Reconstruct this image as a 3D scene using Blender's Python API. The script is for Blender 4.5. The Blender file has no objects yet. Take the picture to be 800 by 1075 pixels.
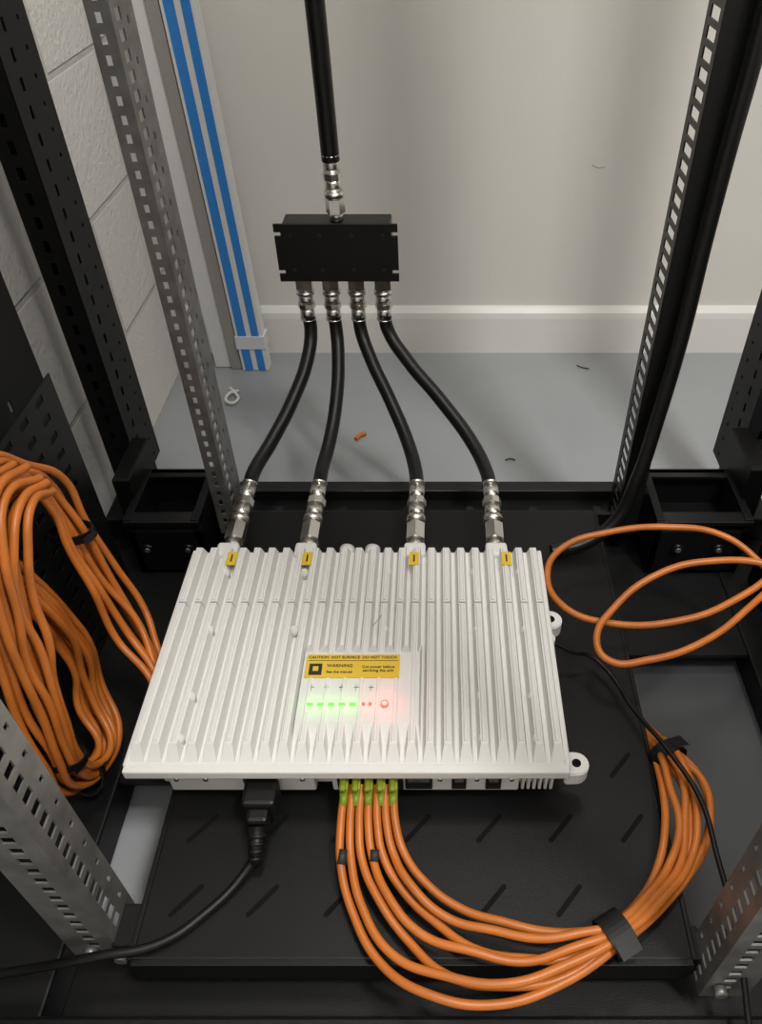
import bpy, bmesh, math, random
from mathutils import Vector, Matrix
random.seed(7)
S=bpy.context.scene
COL=S.collection

# ------------------------------------------------------------ materials
def mat(name,col,rough=.5,metal=0.,bump=0.,bscale=200.,var=0.,vscale=8.,emit=None,estr=0.,spec=None,coat=0.):
    m=bpy.data.materials.new(name); m.use_nodes=True
    nt=m.node_tree; b=nt.nodes['Principled BSDF']
    b.inputs['Base Color'].default_value=(*col,1); b.inputs['Roughness'].default_value=rough
    b.inputs['Metallic'].default_value=metal
    if spec is not None: b.inputs['Specular IOR Level'].default_value=spec
    if coat: b.inputs['Coat Weight'].default_value=coat
    tc=nt.nodes.new('ShaderNodeTexCoord')
    if var>0:
        n=nt.nodes.new('ShaderNodeTexNoise'); n.inputs['Scale'].default_value=vscale; n.inputs['Detail'].default_value=6
        nt.links.new(tc.outputs['Object'],n.inputs['Vector'])
        r=nt.nodes.new('ShaderNodeValToRGB')
        r.color_ramp.elements[0].position=.3; r.color_ramp.elements[1].position=.7
        r.color_ramp.elements[0].color=(*[c*(1-var) for c in col],1)
        r.color_ramp.elements[1].color=(*[min(1,c*(1+var)) for c in col],1)
        nt.links.new(n.outputs['Fac'],r.inputs['Fac']); nt.links.new(r.outputs['Color'],b.inputs['Base Color'])
    if bump>0:
        n=nt.nodes.new('ShaderNodeTexNoise'); n.inputs['Scale'].default_value=bscale; n.inputs['Detail'].default_value=3
        nt.links.new(tc.outputs['Object'],n.inputs['Vector'])
        bp=nt.nodes.new('ShaderNodeBump'); bp.inputs['Strength'].default_value=bump; bp.inputs['Distance'].default_value=.001
        nt.links.new(n.outputs['Fac'],bp.inputs['Height']); nt.links.new(bp.outputs['Normal'],b.inputs['Normal'])
    if emit:
        b.inputs['Emission Color'].default_value=(*emit,1); b.inputs['Emission Strength'].default_value=estr
    return m
M_wall=mat('painted_plaster',(.73,.705,.665),.6,bump=.25,bscale=90,var=.02,vscale=2)
M_base=mat('baseboard_paint',(.80,.78,.745),.4)
M_floor=mat('grey_painted_floor',(.315,.33,.345),.33,bump=.2,bscale=60,var=.06,vscale=3)
M_ceil=mat('ceiling_white',(.8,.8,.78),.8)
M_black=mat('black_powder_coat',(.005,.005,.0052),.45,bump=.4,bscale=900,spec=.25)
M_black2=mat('black_satin_steel',(.007,.007,.0073),.36,bump=.2,bscale=600,spec=.38)
M_shelf=mat('black_shelf_steel',(.005,.005,.0053),.42,bump=.3,bscale=900,var=.15,vscale=12,spec=.27)
M_hole=mat('slot_shadow_steel',(.002,.002,.002),.7,spec=.15)
M_gap_shade=mat('floor_gap_shade',(.045,.047,.050),.5,var=.15,vscale=10)  # dark grey standing in for floor in shade
M_galv=mat('galvanised_steel',(.25,.247,.238),.42,.6,bump=.15,bscale=300,var=.25,vscale=35)
M_white=mat('white_painted_casting',(.745,.737,.715),.6,bump=.25,bscale=700,spec=.35)
M_nickel=mat('nickel_connector',(.74,.72,.68),.27,1.)
M_coax=mat('coax_jacket',(.005,.005,.005),.38,spec=.35)
M_rub=mat('rubber_black',(.005,.005,.005),.45,spec=.35)
M_orange=mat('orange_fibre_jacket',(.53,.155,.024),.40,var=.14,vscale=25)
M_green=mat('lime_connector',(.40,.46,.02),.4)
M_greend=mat('lime_connector_boot',(.22,.28,.02),.45)
M_yel=mat('yellow_label',(.74,.50,.035),.5)
M_ink=mat('black_ink',(.02,.02,.02),.6)
M_grey=mat('grey_print',(.30,.30,.30),.6)
M_blue=mat('blue_film',(.035,.24,.68),.35)
M_trunk=mat('white_trunking',(.74,.74,.73),.4)
M_trunk2=mat('grey_trunking',(.33,.31,.29),.45)
M_tape=mat('clear_tape',(.70,.72,.75),.25)
M_gled=mat('green_led',(.02,.3,.01),.4,emit=(.22,1,.10),estr=1.3)
M_rled=mat('red_led',(.2,.01,.01),.4,emit=(1,.07,.05),estr=3)
M_rled2=mat('red_led_core',(.3,.02,.02),.4,emit=(1,.33,.28),estr=2.2)
M_paper=mat('paper_scrap',(.75,.75,.72),.7)
M_port=mat('port_black',(.008,.008,.008),.5)

def block_wall_mat():
    m=bpy.data.materials.new('painted_cinder_block'); m.use_nodes=True; nt=m.node_tree; b=nt.nodes['Principled BSDF']
    b.inputs['Roughness'].default_value=.55
    tc=nt.nodes.new('ShaderNodeTexCoord'); sp=nt.nodes.new('ShaderNodeSeparateXYZ'); cb=nt.nodes.new('ShaderNodeCombineXYZ')
    nt.links.new(tc.outputs['Object'],sp.inputs[0]); nt.links.new(sp.outputs['Y'],cb.inputs['X']); nt.links.new(sp.outputs['Z'],cb.inputs['Y'])
    br=nt.nodes.new('ShaderNodeTexBrick'); nt.links.new(cb.outputs[0],br.inputs['Vector'])
    br.inputs['Color1'].default_value=(.82,.80,.76,1); br.inputs['Color2'].default_value=(.79,.77,.73,1); br.inputs['Mortar'].default_value=(.64,.62,.585,1)
    br.inputs['Scale'].default_value=1; br.inputs['Brick Width'].default_value=.42; br.inputs['Row Height'].default_value=.21
    br.inputs['Mortar Size'].default_value=.006; br.inputs['Mortar Smooth'].default_value=.4
    nt.links.new(br.outputs['Color'],b.inputs['Base Color'])
    n=nt.nodes.new('ShaderNodeTexNoise'); n.inputs['Scale'].default_value=120; nt.links.new(tc.outputs['Object'],n.inputs['Vector'])
    mx=nt.nodes.new('ShaderNodeMath'); mx.operation='MULTIPLY_ADD'; mx.inputs[1].default_value=-1.5
    nt.links.new(br.outputs['Fac'],mx.inputs[0]); nt.links.new(n.outputs['Fac'],mx.inputs[2])
    bp=nt.nodes.new('ShaderNodeBump'); bp.inputs['Strength'].default_value=.6; bp.inputs['Distance'].default_value=.004
    nt.links.new(mx.outputs[0],bp.inputs['Height']); nt.links.new(bp.outputs['Normal'],b.inputs['Normal'])
    return m
M_block=block_wall_mat()

# ------------------------------------------------------------ helpers
def link(o,parent=None):
    COL.objects.link(o)
    if parent is not None: o.parent=parent
    return o
def empty(name):
    e=bpy.data.objects.new(name,None); e.empty_display_size=.05; COL.objects.link(e); return e
def setm(me,m): me.materials.append(m)
def box(name,x0,x1,y0,y1,z0,z1,m,parent=None,bev=.0):
    me=bpy.data.meshes.new(name); bm=bmesh.new()
    bmesh.ops.create_cube(bm,size=1)
    for v in bm.verts:
        v.co=Vector(((x0+x1)/2+v.co.x*(x1-x0),(y0+y1)/2+v.co.y*(y1-y0),(z0+z1)/2+v.co.z*(z1-z0)))
    if bev>0: bmesh.ops.bevel(bm,geom=list(bm.edges),offset=bev,segments=2,affect='EDGES',profile=.5)
    bm.to_mesh(me); bm.free(); setm(me,m)
    return link(bpy.data.objects.new(name,me),parent)
def cyl(name,a,b,r,m,parent=None,seg=20,r2=None,bev=0.):
    a=Vector(a); b=Vector(b); d=b-a
    me=bpy.data.meshes.new(name); bm=bmesh.new()
    bmesh.ops.create_cone(bm,cap_ends=True,segments=seg,radius1=r,radius2=r if r2 is None else r2,depth=d.length)
    if bev>0:
        ed=[e for e in bm.edges if abs(e.verts[0].co.z-e.verts[1].co.z)<1e-6]
        bmesh.ops.bevel(bm,geom=ed,offset=bev,segments=2,affect='EDGES')
    if seg>8:
        for f in bm.faces: f.smooth=len(f.verts)==4
    M=Matrix.Translation((a+b)/2) @ d.to_track_quat('Z','Y').to_matrix().to_4x4()
    bm.transform(M); bm.to_mesh(me); bm.free(); setm(me,m)
    return link(bpy.data.objects.new(name,me),parent)
def polyobj(name,verts,faces,m,parent=None,solid=0.):
    me=bpy.data.meshes.new(name); me.from_pydata([tuple(v) for v in verts],[],faces); me.update(); setm(me,m)
    o=link(bpy.data.objects.new(name,me),parent)
    if solid:
        s=o.modifiers.new('solid','SOLIDIFY'); s.thickness=solid; s.offset=0
    return o
def prism(name,outline,z0,z1,m,parent=None,bev=0.):
    """outline in XY extruded in Z"""
    bm=bmesh.new(); vs=[bm.verts.new((x,y,z0)) for x,y in outline]; f=bm.faces.new(vs)
    r=bmesh.ops.extrude_face_region(bm,geom=[f])
    for v in [g for g in r['geom'] if isinstance(g,bmesh.types.BMVert)]: v.co.z=z1
    bmesh.ops.recalc_face_normals(bm,faces=bm.faces)
    if bev: bmesh.ops.bevel(bm,geom=list(bm.edges),offset=bev,segments=2,affect='EDGES')
    me=bpy.data.meshes.new(name); bm.to_mesh(me); bm.free(); setm(me,m)
    return link(bpy.data.objects.new(name,me),parent)
def perf(name,o,U,V,cols,nv,pv,m,parent=None,thick=.0018,off=0.):
    """perforated strip. cols: list of (margin/solid width) or (cellwidth,hu,hv) along U; rows nv of pitch pv along V"""
    o=Vector(o);U=Vector(U).normalized();V=Vector(V).normalized()
    vs=[];fs=[]
    def q(u0,u1,v0,v1):
        i=len(vs); vs.extend([o+U*u0+V*v0,o+U*u1+V*v0,o+U*u1+V*v1,o+U*u0+V*v1]); fs.append((i,i+1,i+2,i+3))
    u=0
    for c in cols:
        if not isinstance(c,tuple): q(u,u+c,0,nv*pv); u+=c; continue
        w,hu,hv=c[:3]; st=c[3] if len(c)>3 else 1
        a=u+(w-hu)/2; b=u+(w+hu)/2
        q(u,a,0,nv*pv); q(b,u+w,0,nv*pv)
        k=0; P=pv*st; n=int(nv/st)
        for k in range(n):
            v0=k*P; g=(P-hv)/2
            q(a,b,v0,v0+g); q(a,b,v0+P-g,v0+P)
        if n*P<nv*pv-1e-6: q(a,b,n*P,nv*pv)
        u+=w
    bm=bmesh.new(); bv=[bm.verts.new(v) for v in vs]
    for f in fs: bm.faces.new([bv[i] for i in f])
    N=U.cross(V).normalized()
    r=bmesh.ops.extrude_face_region(bm,geom=list(bm.faces))
    for v in [g for g in r['geom'] if isinstance(g,bmesh.types.BMVert)]: v.co+=N*thick
    bmesh.ops.recalc_face_normals(bm,faces=bm.faces)
    me=bpy.data.meshes.new(name); bm.to_mesh(me); bm.free(); setm(me,m)
    return link(bpy.data.objects.new(name,me),parent)
def cable(name,paths,r,m,parent=None,cyc=False,res=10):
    cu=bpy.data.curves.new(name,'CURVE'); cu.dimensions='3D'; cu.bevel_depth=r; cu.bevel_resolution=4; cu.resolution_u=res; cu.use_fill_caps=True
    for p in paths:
        s=cu.splines.new('BEZIER'); s.bezier_points.add(len(p)-1)
        for bp,c in zip(s.bezier_points,p):
            bp.co=c; bp.handle_left_type='AUTO'; bp.handle_right_type='AUTO'
        s.use_cyclic_u=cyc
    cu.materials.append(m)
    return link(bpy.data.objects.new(name,cu),parent)
def strap(name,c,d,rx,rz,w,parent,m=None):
    """flattened velcro band around bundle: centre c, direction d"""
    c=Vector(c); d=Vector(d).normalized()
    up=Vector((0,0,1)) if abs(d.z)<.8 else Vector((1,0,0))
    s=d.cross(up).normalized(); u=s.cross(d).normalized()
    bm=bmesh.new(); n=28; rings=[]
    prof=[(-.5,1),(.5,1),(.5,.9),(-.5,.9)]
    for i in range(n):
        a=2*math.pi*i/n
        ring=[]
        for t,k in prof:
            ring.append(bm.verts.new(c+d*(t*w)+s*(math.cos(a)*rx*k)+u*(math.sin(a)*rz*k)))
        rings.append(ring)
    for i in range(n):
        A=rings[i];B=rings[(i+1)%n]
        for j in range(4):
            bm.faces.new([A[j],A[(j+1)%4],B[(j+1)%4],B[j]])
    f=[c+d*(t*w)+s*(rx*k)+u*(rz*h) for t,k,h in [(-.45,.3,1.0),(.45,.3,1.0),(.42,1.15,.75),(-.48,1.15,.75)]]
    fv=[bm.verts.new(v) for v in f]; bm.faces.new(fv)
    bmesh.ops.recalc_face_normals(bm,faces=bm.faces)
    me=bpy.data.meshes.new(name); bm.to_mesh(me); bm.free(); setm(me,m or M_rub)
    return link(bpy.data.objects.new(name,me),parent)
def text(name,body,x,y,z,size,m,parent,rot=(0,0,0)):
    cu=bpy.data.curves.new(name,'FONT'); cu.body=body; cu.size=size; cu.extrude=.0001; cu.offset=.00010; cu.align_x='CENTER'; cu.align_y='CENTER'
    cu.materials.append(m); o=bpy.data.objects.new(name,cu); o.location=(x,y,z); o.rotation_euler=rot
    return link(o,parent)

# ------------------------------------------------------------ room
XL,XR,YB,YF,ZC=-.57,2.6,1.571,-2.4,2.7
box('floor',XL-.1,XR+.1,YF-.1,YB+.1,-.1,0,M_floor)
box('wall_back',XL-.1,XR+.1,YB,YB+.1,0,ZC,M_wall)
box('wall_left',XL-.1,XL,YF,YB,0,ZC,M_block)
box('wall_right',XR,XR+.1,YF,YB,0,ZC,M_wall)
box('wall_front',XL-.1,XR+.1,YF-.1,YF,0,ZC,M_wall)
box('ceiling',XL-.1,XR+.1,YF-.1,YB+.1,ZC,ZC+.1,M_ceil)
prof=[(0,0),(-.016,0),(-.016,.085),(-.014,.098),(-.006,.108),(0,.110)]
vs=[];fs=[]
for x in (XL,XR):
    for y,z in prof: vs.append((x,YB+y,z))
n=len(prof)
for i in range(n-1): fs.append((i,i+1,n+i+1,n+i))
polyobj('baseboard_back',vs,fs,M_base)
cable('wall_scuff',[[Vector((.300,1.5708,.408)),Vector((.312,1.5708,.403)),Vector((.326,1.5708,.404))]],.0007,M_grey)

# ------------------------------------------------------------ rack
rack=empty('server_rack')
H=2.0
def rail(nm,x,y,dx,dy,m,z0=.10,fcols=None,scols=None):
    """L profile: front flange along dx, side flange along dy"""
    nv=int((H-z0)/.018)
    perf(nm+'_front_flange',(x,y,z0),(dx,0,0),(0,0,1),fcols,nv,.018,m,rack)
    perf(nm+'_side_flange',(x,y,z0),(0,dy,0),(0,0,1),scols,nv,.018,m,rack)
rail('rear_rail_l',-.310,.854,-1,1,M_galv,fcols=[.006,(.010,.006,.009),.006],scols=[.006,(.026,.016,.011),.006,(.012,.005,.007,2),.016])
rail('rear_rail_r',.268,.854,1,1,M_black2,fcols=[.032],scols=[.004,(.040,.031,.0115),.008])
box('rear_rail_r_return',.298,.301,.854,.93,.10,H,M_black,rack)
rail('front_rail_l',-.306,.265,-1,1,M_galv,fcols=[.004,(.031,.0115,.0105),.010],scols=[.008,(.019,.012,.0105),.004,(.010,.005,.007,2),.004])
rail('front_rail_r',.243,.232,1,1,M_galv,fcols=[.004,(.031,.0115,.0105),.010],scols=[.006,(.018,.012,.0105),.004,(.010,.005,.007,2),.002])
def post(nm,x0,x1,y0,y1,side):
    inner=x1 if side<0 else x0
    outer=x0 if side<0 else x1
    nv=int((H-.1)/.03)
    w=abs(x1-x0)
    perf(nm+'_face',(min(x0,x1),y0,.1),(1,0,0),(0,0,1),[.008,(w-.016,.008,.016),.008],nv,.03,M_black,rack,thick=.002)
    perf(nm+'_inner_face',(inner,y0,.1),(0,1,0),(0,0,1),[.02,(.02,.007,.014),.02,(.02,.005,.005),y1-y0-.08],nv,.03,M_black,rack,thick=.002)
    box(nm+'_spine',min(inner,outer)+.004,max(inner,outer)-.004,y1-.012,y1,.1,H,M_black,rack)
    box(nm+'_outer_face',outer-.001,outer+.001,y0,y1,.1,H,M_black,rack)
    box(nm+'_core',min(x0,x1)+.010,max(x0,x1)-.010,y0+.03,y1-.02,.1,H,M_black,rack)
post('rear_post_l',-.522,-.483,.965,1.06,-1)
post('rear_post_r',.475,.522,.965,1.06,1)
post('front_post_l',-.522,-.483,.06,.14,-1)
post('front_post_r',.475,.522,.06,.14,1)
# frame beams
box('beam_rear',-.522,.522,.885,.955,.0,.10,M_black,rack,.003)
box('beam_rear_channel',-.33,.30,.930,.955,.099,.120,M_black2,rack,.002)
box('beam_rear_lip',-.33,.30,.880,.890,.092,.116,M_black2,rack,.002)
for k in range(6): cyl('beam_bolt',(-.25+.1*k,.905,.0995),(-.25+.1*k,.905,.105),.007,M_black2,rack,seg=6)
box('beam_front',-.522,.522,.10,.215,.0,.10,M_black,rack,.004)
box('beam_front_lip',-.36,.34,.212,.300,.04,.070,M_black,rack,.002)
box('beam_front_ridge',-.34,.32,.180,.188,.099,.104,M_black2,rack,.001)
box('beam_side_l',-.522,-.385,.10,1.06,.0,.055,M_black,rack,.003)
box('beam_side_r',.43,.522,.10,1.06,.0,.055,M_black,rack,.003)
box('floor_shade_r',.20,.432,.21,.90,.004,.010,M_gap_shade,rack)  # added dark sheet: shade on the floor gap beside the shelf, as colour
box('plate_rear_l',-.385,-.295,.47,.885,.045,.052,M_black,rack)
box('plate_rear_r',.26,.43,.66,.885,.045,.052,M_black,rack)
box('top_beam_rear',-.522,.522,.965,1.06,H,H+.05,M_black,rack)
box('top_beam_front',-.522,.522,.06,.14,H,H+.05,M_black,rack)
box('top_beam_l',-.522,-.45,.06,1.06,H,H+.05,M_black,rack)
box('top_beam_r',.45,.522,.06,1.06,H,H+.05,M_black,rack)
for nm,x,hh in (('side_panel_l',-.524,1.93),('side_panel_r',.522,.55)):
    perf(nm,(x,.14,.055),(0,1,0),(0,0,1),[.03]+[(.05,.008,.016)]*6+[.04]+[(.05,.008,.016)]*6+[.065],int(hh/.05),.05,M_black,rack,thick=.002)
perf('cable_tray_l',(-.47,.40,.055),(0,1,0),(0,0,1),[.02]+[(.045,.020,.009)]*8+[.02],14,.026,M_black2,rack,thick=.002)
perf('cable_tray_r',(.47,.40,.055),(0,1,0),(0,0,1),[.02]+[(.045,.020,.009)]*8+[.02],9,.026,M_black2,rack,thick=.002)
def bracket(nm,x0,x1):
    z0,z1=.100,.162
    box(nm+'_back',x0,x1,.925,.932,z0,z1,M_black,rack)
    box(nm+'_front',x0,x1,.815,.821,z0-.045,z1-.022,M_black,rack)
    box(nm+'_top_front',x0,x1,.812,.835,z1-.008,z1,M_black2,rack,.001)
    box(nm+'_top_back',x0,x1,.915,.935,z1-.006,z1,M_black2,rack,.001)
    for i,x in enumerate((x0,x1-.012)):
        box(nm+'_rib%d'%i,x,x+.012,.815,.93,z0-.04,z1+.002,M_black,rack,.001)
    box(nm+'_base',x0,x1,.815,.93,z0-.045,z0-.04,M_black,rack)
    xm=(x0+x1)/2
    for dx in (-.03,.03):
        cyl(nm+'_bolt',(xm+dx,.87,z0-.04),(xm+dx,.87,z0-.02),.012,M_black2,rack,seg=6)
        cyl(nm+'_washer',(xm+dx,.815,z0+.01),(xm+dx,.808,z0+.01),.008,M_black2,rack,seg=16)
        cyl(nm+'_screw',(xm+dx,.809,z0+.01),(xm+dx,.806,z0+.01),.004,M_galv,rack,seg=10)
bracket('bracket_l',-.455,-.345)
bracket('bracket_r',.315,.455)
box('bracket_upright_l',-.475,-.45,.86,.965,.05,.20,M_black,rack,.002)
box('bracket_upright_r',.45,.478,.86,.965,.05,.22,M_black,rack,.002)
for x,y,z in ((-.325,.262,.13),(-.30,.262,.115),(.255,.229,.13)):
    cyl('rail_bolt',(x,y,z),(x,y-.008,z),.006,M_galv,rack,seg=12)

# ------------------------------------------------------------ shelf
shelf=empty('rack_shelf')
box('tray',-.284,.236,.250,.868,.126,.135,M_shelf,shelf,.002)
box('front_lip',-.284,.236,.245,.252,.098,.134,M_shelf,shelf,.001)
box('side_lip_l',-.288,-.283,.25,.868,.095,.1345,M_shelf,shelf,.001)
box('side_lip_r',.235,.240,.25,.868,.095,.1345,M_shelf,shelf,.001)
box('mount_ear_l',-.306,-.284,.262,.30,.095,.134,M_shelf,shelf,.001)
box('mount_ear_r',.236,.246,.25,.28,.095,.134,M_shelf,shelf,.001)
def slot(cx,cy,L=.040,w=.0050,a=math.radians(48)):
    pts=[];n=8
    for k in range(n+1):
        t=-math.pi/2+math.pi*k/n; pts.append((L/2-w/2+math.cos(t)*w/2,math.sin(t)*w/2))
    for k in range(n+1):
        t=math.pi/2+math.pi*k/n; pts.append((-L/2+w/2+math.cos(t)*w/2,math.sin(t)*w/2))
    ca,sa=math.cos(a),math.sin(a)
    return [(cx+x*ca-y*sa,cy+x*sa+y*ca) for x,y in pts]
for i in range(7):
    for j in range(3):
        cx=-.245+.0745*i; cy=.302+.072*j
        prism('vent_slot',slot(cx,cy),.1349,.1354,M_hole,shelf)
        prism('vent_rim',[( (x-cx)*1.10+cx+.0008,(y-cy)*1.10+cy-.0012) for x,y in slot(cx,cy)],.1346,.13515,M_shelf,shelf)

# ------------------------------------------------------------ fibre-fed amplifier (white finned housing)
unit=empty('fiber_distribution_amplifier')
X0,X1,Y0,Y1=-.314,.132,.394,.700
ZP=.2155; ZT=.230
box('base_plate',X0,X1,Y0,Y1,.203,ZP,M_white,unit,.003)
box('rim_front',X0+.001,X1-.001,Y0-.003,Y0+.007,.2045,ZP+.002,M_white,unit,.002)
box('rim_left',X0,X0+.006,Y0+.004,Y1,.205,ZP+.003,M_white,unit,.002)
box('rim_right',X1-.006,X1,Y0+.004,Y1,.205,ZP+.003,M_white,unit,.002)
box('body',X0+.022,X1-.030,Y0+.022,Y1-.01,.152,.205,M_white,unit,.003)
box('feet_l',X0+.06,X0+.09,Y0+.05,Y1-.05,.135,.153,M_black2,unit,.001)
box('feet_r',X1-.11,X1-.08,Y0+.05,Y1-.05,.135,.153,M_black2,unit,.001)
def fin(x,ya,yb,h=ZT,f_slope=.022,r_slope=.004,wb=.0072,wt=.0034):
    bm=bmesh.new()
    zb=ZP-.0008
    b0=[(x-wb,ya,zb),(x+wb,ya,zb),(x+wb,yb,zb),(x-wb,yb,zb)]
    zt=h
    t0=[(x-wt,ya+f_slope,zt),(x+wt,ya+f_slope,zt),(x+wt,yb-r_slope,zt),(x-wt,yb-r_slope,zt)]
    B=[bm.verts.new(v) for v in b0];T=[bm.verts.new(v) for v in t0]
    bm.faces.new(B[::-1]);tf=bm.faces.new(T)
    for i in range(4): bm.faces.new([B[i],B[(i+1)%4],T[(i+1)%4],T[i]])
    bmesh.ops.bevel(bm,geom=list(tf.edges),offset=.0018,segments=3,affect='EDGES')
    bmesh.ops.recalc_face_normals(bm,faces=bm.faces)
    return bm
tot=bmesh.new(); NF=24
tmp=bpy.data.meshes.new('tmp')
for i in range(NF):
    x=X0+.012+(X1-X0-.024)*i/(NF-1)
    for a,b,fs_,rs_ in [(Y0+.008,.603,.016,.001),(.6036,Y1-.002,.001,.004)]:
        bm=fin(x,a,b,f_slope=fs_,r_slope=rs_); bm.to_mesh(tmp); bm.free(); tot.from_mesh(tmp)
me=bpy.data.meshes.new('heatsink_fins'); tot.to_mesh(me); tot.free(); setm(me,M_white)
link(bpy.data.objects.new('heatsink_fins',me),unit)
for bx in (-.262,-.165,-.062,.045,.100):
    for by in (.655,.565,.475,.425):
        if -.17<bx<-.01 and .42<by<.54: continue
        cyl('boss',(bx,by,ZP-.001),(bx,by,.2285),.0046,M_white,unit,seg=16,bev=.0015)
# indicator area: the valleys between fins are webbed up into an almost flush land
ldx0,ldx1,ldy0,ldy1=-.147,-.020,.440,.530
zw=.2286
lb=[(ldx0-.002,ldy0-.020,ZP),(ldx1+.002,ldy0-.020,ZP),(ldx1+.002,ldy1+.020,ZP),(ldx0-.002,ldy1+.020,ZP),
    (ldx0,ldy0,zw),(ldx1,ldy0,zw),(ldx1,ldy1,zw),(ldx0,ldy1,zw)]
polyobj('indicator_land',lb,[(3,2,1,0),(4,5,6,7),(0,1,5,4),(1,2,6,5),(2,3,7,6),(3,0,4,7)],M_white,unit)
zl=.2300
box('warning_label',-.144,-.042,.495,.525,zl-.001,zl+.0007,M_yel,unit)
text('label_text_a','CAUTION  HOT SURFACE  DO NOT TOUCH',-.0935,.5210,zl+.0009,.0048,M_ink,unit)
box('label_line',-.142,-.044,.5165,.5171,zl+.0006,zl+.0009,M_ink,unit)
box('label_icon',-.140,-.126,.4978,.5128,zl+.0006,zl+.0009,M_ink,unit)
box('label_icon_window',-.136,-.130,.503,.509,zl+.0008,zl+.0011,M_yel,unit)
text('label_text_b','WARNING',-.107,.5098,zl+.0009,.0058,M_ink,unit)
text('label_text_c','Cut power before\nservicing the unit',-.065,.5060,zl+.0009,.0048,M_ink,unit)
text('label_text_d','See the manual',-.107,.5018,zl+.0009,.0046,M_ink,unit)
for k in range(5):
    x=-.137+.0158*k
    box('led_icon',x,x+.005,.483,.4833,zw-.0002,zl+.0001,M_grey,unit)
    box('led_icon',x+.002,x+.0024,.479,.486,zw-.0002,zl+.0001,M_grey,unit)
for k in range(5):
    x=-.134+.0112*k
    box('led_green',x-.0034,x+.0034,.4600,.4634,zw-.0008,zl+.0006,M_gled,unit,.0006)
for x in (-.078,-.071): cyl('led_red_small',(x,.462,zw-.0008),(x,.462,zl+.0008),.0017,M_rled,unit,seg=14)
cyl('led_red',(-.056,.462,zw-.0008),(-.056,.462,zl+.0014),.0046,M_rled,unit,seg=20,r2=.0040)
cyl('led_red_core',(-.056,.462,zl+.0013),(-.056,.462,zl+.0019),.0030,M_rled2,unit,seg=18,r2=.0024)
def led_glow(nm,loc,e,col):
    l=bpy.data.lights.new(nm,'POINT'); l.energy=e; l.color=col; l.shadow_soft_size=.002
    o=bpy.data.objects.new(nm,l); o.location=loc; link(o,unit)
led_glow('led_red_light',(-.056,.462,.2385),.012,(1,.03,.02))
for gx in (-.132,-.113,-.094): led_glow('led_green_light',(gx,.462,.2375),.0028,(.15,1,.05))
for x in (-.257,-.163,-.030,.085):
    box('port_sticker',x-.006,x+.006,.662,.684,.2296,.2312,M_yel,unit)
    box('port_sticker_mark',x-.0010,x+.0010,.667,.679,.2311,.2315,M_ink,unit)
cable('surface_scratch',[[Vector((-.075,.566,.2303)),Vector((-.070,.573,.2303)),Vector((-.066,.582,.2303))]],.0005,M_grey,unit)
def ear(nm,cx,cy,L,w):
    pts=[(X1-.004,cy-w),(X1-.004,cy+w)]
    for k in range(11):
        t=math.pi/2-math.pi*k/10; pts.append((cx+L+math.cos(t)*w,cy+math.sin(t)*w))
    prism(nm,pts[::-1],.186,.206,M_white,unit,.0015)
    cyl(nm+'_hole',(cx+L,cy,.2055),(cx+L,cy,.2065),w*.36,M_hole,unit,seg=18)
ear('ear_front',X1,.408,.008,.013)
ear('ear_rear',X1,.596,.002,.014)
ear('ear_mid',X1,.569,-.004,.009)
fy=Y0+.022
box('front_skirt_l',X0+.034,-.128,Y0+.012,fy+.004,.154,.204,M_white,unit,.002)
box('front_skirt_r',-.110,.084,Y0+.010,fy+.004,.158,.204,M_white,unit,.002)
box('power_inlet',-.200,-.166,Y0+.006,fy,.160,.196,M_port,unit,.001)
box('optical_port_block',-.104,-.036,Y0+.007,fy,.164,.196,M_port,unit,.001)
for i in range(7): box('lower_fin',X1-.050+.006*i,X1-.047+.006*i,Y0+.016,fy+.03,.150,.204,M_white,unit)
for x0,x1 in ((-.034,-.006),(.014,.029),(.049,.065)):
    box('service_port',x0,x1,Y0+.007,fy,.166,.196,M_port,unit,.0005)
    box('service_port_shell',x0+.003,x1-.003,Y0+.0060,Y0+.0075,.182,.186,M_nickel,unit)
for x in (-.27,-.24,-.14,.002,.04,.076): cyl('front_screw',(x,Y0+.0145,.180),(x,Y0+.009,.180),.0025,M_nickel,unit,seg=10)
CX=(-.270,-.170,-.030,.0747)
for x in CX:
    box('port_collar',x-.014,x+.014,Y1-.012,Y1+.012,.188,.222,M_white,unit,.004)
for x in (-.118,-.085): cyl('port_cap',(x,Y1-.004,.208),(x,Y1+.014,.208),.010,M_white,unit,seg=20,bev=.002)

# ------------------------------------------------------------ connectors
def coax_plug(parent,a,b):
    a=Vector(a);b=Vector(b);d=(b-a);L=d.length;d.normalize()
    def c(t0,t1,r,seg=24,r2=None,bev=.0006): cyl('connector',a+d*(t0*L),a+d*(t1*L),r,M_nickel,parent,seg,r2,bev)
    c(0,.16,.0095); c(.14,.36,.0135,6,bev=0); c(.35,.40,.0105); c(.39,.47,.0140); c(.46,.66,.0115,28)
    c(.65,.74,.0132,8,bev=0); c(.73,.98,.0110); c(.97,1.0,.0120)
ZC_=.205
SPX=(-.198,-.159,-.121,-.082)
BUL=(.016,.010,-.002,.0)
for i,(x,sx,bu) in enumerate(zip(CX,SPX,BUL)):
    j=empty('coax_jumper_cable')
    coax_plug(j,(x,Y1+.010,ZC_),(x,.845,ZC_))
    sy=1.075
    coax_plug(j,(sx,sy,.422),(sx,sy-.004,.345))
    dx=sx-x
    P=[(x,.835,ZC_),(x+dx*.03,.872,ZC_+.003),(x+dx*.16+bu*.6,.925,ZC_+.017),(x+dx*.45+bu,.985,ZC_+.050),(x+dx*.78+bu*.8,1.035,ZC_+.090),(x+dx*.97+bu*.3,1.066,ZC_+.125),(sx,sy-.004,.356)]
    cable('jacket',[P],.0102,M_coax,j)

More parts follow.
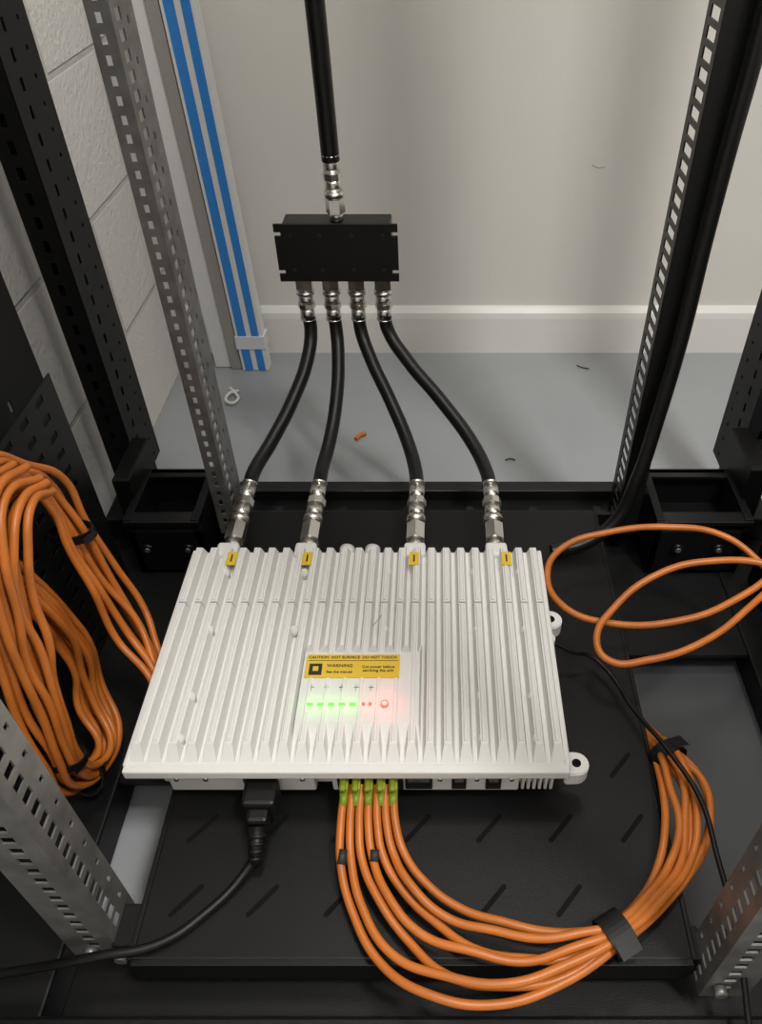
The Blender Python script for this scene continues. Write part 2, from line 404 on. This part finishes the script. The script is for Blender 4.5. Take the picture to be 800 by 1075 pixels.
# ------------------------------------------------------------ splitter
sp=empty('rf_power_splitter')
DZ=.016
def plate_outline():
    x0,x1,z0,z1=-.227,-.056,.401+DZ,.484+DZ
    o=[(x0,z0),(x1,z0)]
    def notchR(z): return [(x1,z-.003),(x1-.009,z-.003),(x1-.009,z+.003),(x1,z+.003)]
    o+=notchR(z0+.014)+notchR(z1-.014)
    o+=[(x1,z1),(x0,z1)]
    def notchL(z): return [(x0,z+.003),(x0+.009,z+.003),(x0+.009,z-.003),(x0,z-.003)]
    o+=notchL(z1-.014)+notchL(z0+.014)
    return o
bm=bmesh.new(); vs_=[bm.verts.new((x,1.048,z)) for x,z in plate_outline()]; f=bm.faces.new(vs_)
r=bmesh.ops.extrude_face_region(bm,geom=[f])
for v in [g for g in r['geom'] if isinstance(g,bmesh.types.BMVert)]: v.co.y=1.052
bmesh.ops.recalc_face_normals(bm,faces=bm.faces)
me=bpy.data.meshes.new('mount_plate'); bm.to_mesh(me); bm.free(); setm(me,M_black); link(bpy.data.objects.new('mount_plate',me),sp)
box('housing',-.218,-.066,1.052,1.100,.407+DZ,.479+DZ,M_black2,sp,.002)
for x in (-.205,-.165,-.12,-.077):
    for z in (.418+DZ,.468+DZ): cyl('plate_screw',(x,1.048,z),(x,1.0465,z),.0028,M_black2,sp,seg=12)
feed=empty('coax_feed_cable')
coax_plug(feed,(-.142,1.075,.478+DZ),(-.143,1.075,.568+DZ))
cable('jacket',[[(-.143,1.075,.575),(-.144,1.075,.68),(-.149,1.078,.95),(-.155,1.08,1.4),(-.16,1.08,2.02),(-.16,1.08,2.69)]],.0122,M_coax,feed)

# ------------------------------------------------------------ orange fibre
OR=.0042
def V3(s): return [Vector([float(q)/1000 for q in t.split(',')]) for t in s.split(';')]
A=[Vector(v) for v in [(-0.095,0.397,0.182),(-0.097,0.36,0.172),(-0.095,0.327,0.162),(-0.081,0.286,0.155),(-0.051,0.241,0.155),(-0.008,0.215,0.158),(0.049,0.208,0.16),(0.109,0.224,0.16),(0.164,0.255,0.16),(0.217,0.294,0.155),(0.26,0.337,0.15),(0.28,0.376,0.15),(0.282,0.424,0.15),(0.265,0.464,0.14),(0.257,0.501,0.11),(0.252,0.553,0.07)]]
F=[Vector(v) for v in [(-0.046,0.397,0.182),(-0.042,0.36,0.172),(-0.033,0.336,0.162),(-0.014,0.312,0.155),(0.022,0.288,0.155),(0.062,0.275,0.155),(0.101,0.267,0.155),(0.131,0.266,0.16)]]+V3('158,271,160;190,294,155;216,328,150;231,366,150;238,407,150;241,444,145;246,482,118;248,546,70')
fc=empty('orange_fiber_patch_cable_bundle')
NS=7
paths=[]
FM=[(0,0),(.13,.30),(.36,.12),(.48,.62),(.70,.50),(.80,.90),(1,1)]
FE=[.05,.30,0,.55,.42,.80,1]
for i in range(NS):
    f0=i/(NS-1)
    pts=[]
    for k in range(len(A)):
        f=f0
        if k in (3,4): f=FM[i][0]
        if k in (5,6): f=(FM[i][0]+FM[i][1])/2
        if k==7: f=FM[i][1]
        if 9<k<13: f=min(1,max(0,FE[i]+random.uniform(-.10,.10)))
        c=A[k].lerp(F[k],f)
        if k in (7,8,9,13): c.z+=(.007 if i%2 else -.003)
        elif 2<k<13: c.z+=.004*random.uniform(-1,1)+(.006 if i%2 else -.001)
        if c.z<.141 and 2<k<12: c.z=.141
        pts.append(c)
    paths.append(pts)
cable('strands',paths,.0041,M_orange,fc)
for i in range(5):
    x=-.0955+.0125*i
    box('plug',x-.0043,x+.0043,.388,.406,.174,.192,M_green,fc,.0012)
    box('plug_latch',x-.0025,x+.0025,.384,.400,.1915,.1965,M_greend,fc,.0006)
    cyl('plug_boot',(x,.389,.183),(x,.377,.177),.0045,M_greend,fc,r2=.0038)
strap('velcro_strap',(.162,.262,.162),(.9,.5,0),.020,.013,.024,fc)
strap('velcro_strap',(.255,.455,.143),(-.45,.9,-.25),.020,.013,.018,fc)
cyl('number_ring',(-.093,.338,.166),(-.094,.325,.162),.0048,M_ink,fc)
cyl('number_ring',(-.062,.338,.166),(-.062,.328,.162),.0048,M_ink,fc)

# left hanging coil
L1o=V3('-400,583,453;-400,538,474;-400,499,464;-400,470,422;-400,450,367;-400,434,301;-400,421,221;-400,415,156;-400,427,103;-400,472,72;-400,535,70;-400,570,92;-400,585,145;-400,583,221;-400,562,302;-400,541,367')
L1i=V3('-400,590,407;-400,550,429;-400,522,418;-400,503,373;-400,487,321;-400,466,256;-400,449,193;-400,446,141;-400,464,109;-400,500,111;-400,530,164;-400,538,225;-400,524,291;-400,520,320')
def resample(P,n,cyc=False):
    L=[0]
    for a,b in zip(P,P[1:]): L.append(L[-1]+(b-a).length)
    out=[]
    for k in range(n):
        t=L[-1]*k/(n-1)
        j=max(q for q in range(len(L)) if L[q]<=t+1e-9); j=min(j,len(P)-2)
        out.append(P[j].lerp(P[j+1],(t-L[j])/(L[j+1]-L[j])))
    return out
ro=resample(L1o,15);ri=resample(L1i,15)
lc=empty('orange_fiber_cable_coil')
paths=[]
for i in range(9):
    f=i/8; pts=[]
    for k in range(15):
        c=ro[k].lerp(ri[k],min(1,max(0,f+random.uniform(-.07,.07))))
        c.x+= -.012+.024*((i*5)%9)/8 + random.uniform(-.004,.004) - (.022 if k>=10 else 0)
        pts.append(c)
    paths.append(pts)
cable('coil_loop',paths,OR,M_orange,lc)
L2o=[Vector(v) for v in [(-.42,.500,.405),(-.42,.535,.445),(-.42,.575,.462),(-.42,.619,.424),(-.42,.653,.372),(-.41,.650,.318),(-.395,.642,.247),(-.37,.624,.19),(-.34,.587,.161),(-.33,.55,.12)]]
L2i=[Vector(v) for v in [(-.42,.515,.365),(-.42,.545,.400),(-.42,.570,.412),(-.42,.601,.403),(-.42,.613,.359),(-.41,.604,.317),(-.395,.59,.264),(-.37,.573,.198),(-.34,.539,.160),(-.33,.51,.12)]]
paths=[]
for i in range(7):
    f=i/6;pts=[]
    for a,b in zip(L2o,L2i):
        c=a.lerp(b,f+random.uniform(-.06,.06)); c.x+=random.uniform(-.009,.009); pts.append(c)
    paths.append(pts)
cable('coil_tail',paths,OR,M_orange,lc)
strap('velcro_strap',(-.412,.628,.318),(.1,.05,-1),.015,.027,.012,lc)
strap('velcro_strap',(-.400,.437,.165),(0,-.1,-1),.016,.022,.009,lc)
strap('velcro_strap',(-.400,.452,.100),(0,.8,-.6),.018,.022,.009,lc)

rcoil=empty('orange_fiber_cable_loop')
cable('loose_loops',[V3('430,600,215;406,673,220;364,709,235;293,720,240;221,721,230;159,702,220;137,666,212;151,615,208;204,590,206;289,584,220;348,604,230;405,640,245;440,690,250'),
  V3('440,600,255;403,635,255;320,644,255;263,633,245;208,598,226;182,557,214;192,535,208;239,535,208;307,557,215;370,600,228;425,650,232')],.0042,M_orange,rcoil)

# black power cable
pw=empty('power_cord')
cable('cord',[V3('-180,392,172;-179,365,168;-179,345,155;-193,322,143;-222,289,140;-258,262,141;-313,250,143;-391,245,120;-454,240,112')],.0044,M_rub,pw)
box('iec_plug',-.197,-.163,.372,.402,.158,.190,M_rub,pw,.004)
box('iec_plug_neck',-.191,-.169,.358,.374,.161,.183,M_rub,pw,.004)
cyl('plug_boot',(-.1805,.360,.170),(-.179,.330,.152),.0095,M_rub,pw,r2=.0055)
for k in range(4): cyl('boot_rib',(-.1800,.354-.006*k,.166-.0036*k),(-.1800,.351-.006*k,.164-.0036*k),.0098-.0008*k,M_rub,pw)
cable('data_cord',[V3('128,575,196;160,568,180;184,571,167;205,551,159;222,507,158;247,443,172;268,387,172;271,330,168;272,263,164;273,196,130;275,150,110')],.0028,M_rub,empty('thin_data_cable'))
kc=empty('black_trunk_cable')
cable('jacket',[V3('306,835,1990;304,838,1400;301,838,745;298,838,667;296,838,568;295,836,449;287,830,330;273,815,240;250,800,175;205,780,150;160,770,146')],.0095,M_coax,kc)

# ------------------------------------------------------------ trunking bundle leaning on the wall
tb=empty('cable_trunking_lengths')
def lean(nm,xb,w,yb,d,m,z1=2.15,z0=0.002,lx=-.035,ly=.055):
    vs=[]
    for z,ox,oy in ((z0,0,0),(z1,lx*z1,ly*z1/2.2)):
        vs+=[(xb+ox,yb+oy,z),(xb+w+ox,yb+oy,z),(xb+w+ox,yb+d+oy,z),(xb+ox,yb+d+oy,z)]
    fs=[(0,1,2,3)[::-1],(4,5,6,7),(0,1,5,4),(1,2,6,5),(2,3,7,6),(3,0,4,7)]
    return polyobj(nm,vs,fs,m,tb)
lean('length_a',-.432,.058,1.478,.030,M_trunk)
lean('film_stripe_a',-.4265,.018,1.4772,.002,M_blue)
lean('film_stripe_b',-.3975,.016,1.4772,.002,M_blue)
lean('length_b',-.458,.022,1.484,.024,M_trunk2)
lean('length_c',-.495,.034,1.492,.020,M_trunk)
box('tape_wrap',-.4365,-.373,1.4765,1.515,.055,.085,M_tape,tb)

# ------------------------------------------------------------ floor debris
cable('paper_scrap',[[Vector((-.445,1.40,.006)),Vector((-.43,1.38,.008)),Vector((-.42,1.36,.005)),Vector((-.435,1.34,.010)),Vector((-.44,1.37,.012)),Vector((-.425,1.39,.006))]],.003,M_paper)
cable('orange_jacket_offcut',[[Vector((-.162,1.220,.005)),Vector((-.155,1.232,.006)),Vector((-.144,1.240,.005))]],.0042,M_orange)
cable('wire_offcut',[[Vector((.128,1.157,.003)),Vector((.137,1.160,.004)),Vector((.147,1.157,.003))]],.0014,M_ink)
cable('wire_offcut.001',[[Vector((.31,1.497,.003)),Vector((.320,1.488,.003)),Vector((.335,1.482,.003))]],.0012,M_ink)

# ------------------------------------------------------------ lights
def area(nm,loc,tgt,sx,sy,p,col=(1,1,1)):
    l=bpy.data.lights.new(nm,'AREA'); l.shape='RECTANGLE'; l.size=sx; l.size_y=sy; l.energy=p; l.color=col
    o=bpy.data.objects.new(nm,l); o.location=loc; o.rotation_euler=(Vector(tgt)-Vector(loc)).to_track_quat('-Z','Y').to_euler(); COL.objects.link(o); return o
area('ceiling_light_panel_a',(.10,.72,2.66),(.10,.72,0),.30,.30,12,(1,.97,.925))
area('ceiling_light_panel_b',(.80,-.25,2.66),(.60,.35,0),.32,.32,46,(1,.97,.925))
area('ceiling_light_panel_c',(-.1,-.9,2.66),(-.1,-.9,0),1.2,.6,14,(1,.97,.925))

w=bpy.data.worlds.new('world'); S.world=w; w.use_nodes=True
w.node_tree.nodes['Background'].inputs[0].default_value=(.8,.85,.9,1); w.node_tree.nodes['Background'].inputs[1].default_value=.3

# ------------------------------------------------------------ camera
cam=bpy.data.cameras.new('camera'); co=bpy.data.objects.new('camera',cam); COL.objects.link(co)
cam.sensor_fit='AUTO'; cam.sensor_width=36; cam.lens=36*811/1075; cam.shift_x=-60/1075
cam.clip_start=.01
co.location=(0,0,.92); co.rotation_euler=(math.radians(90-42.25),0,0)
S.camera=co
S.view_settings.view_transform='Standard'
S.view_settings.look='None'
S.view_settings.exposure=0.0
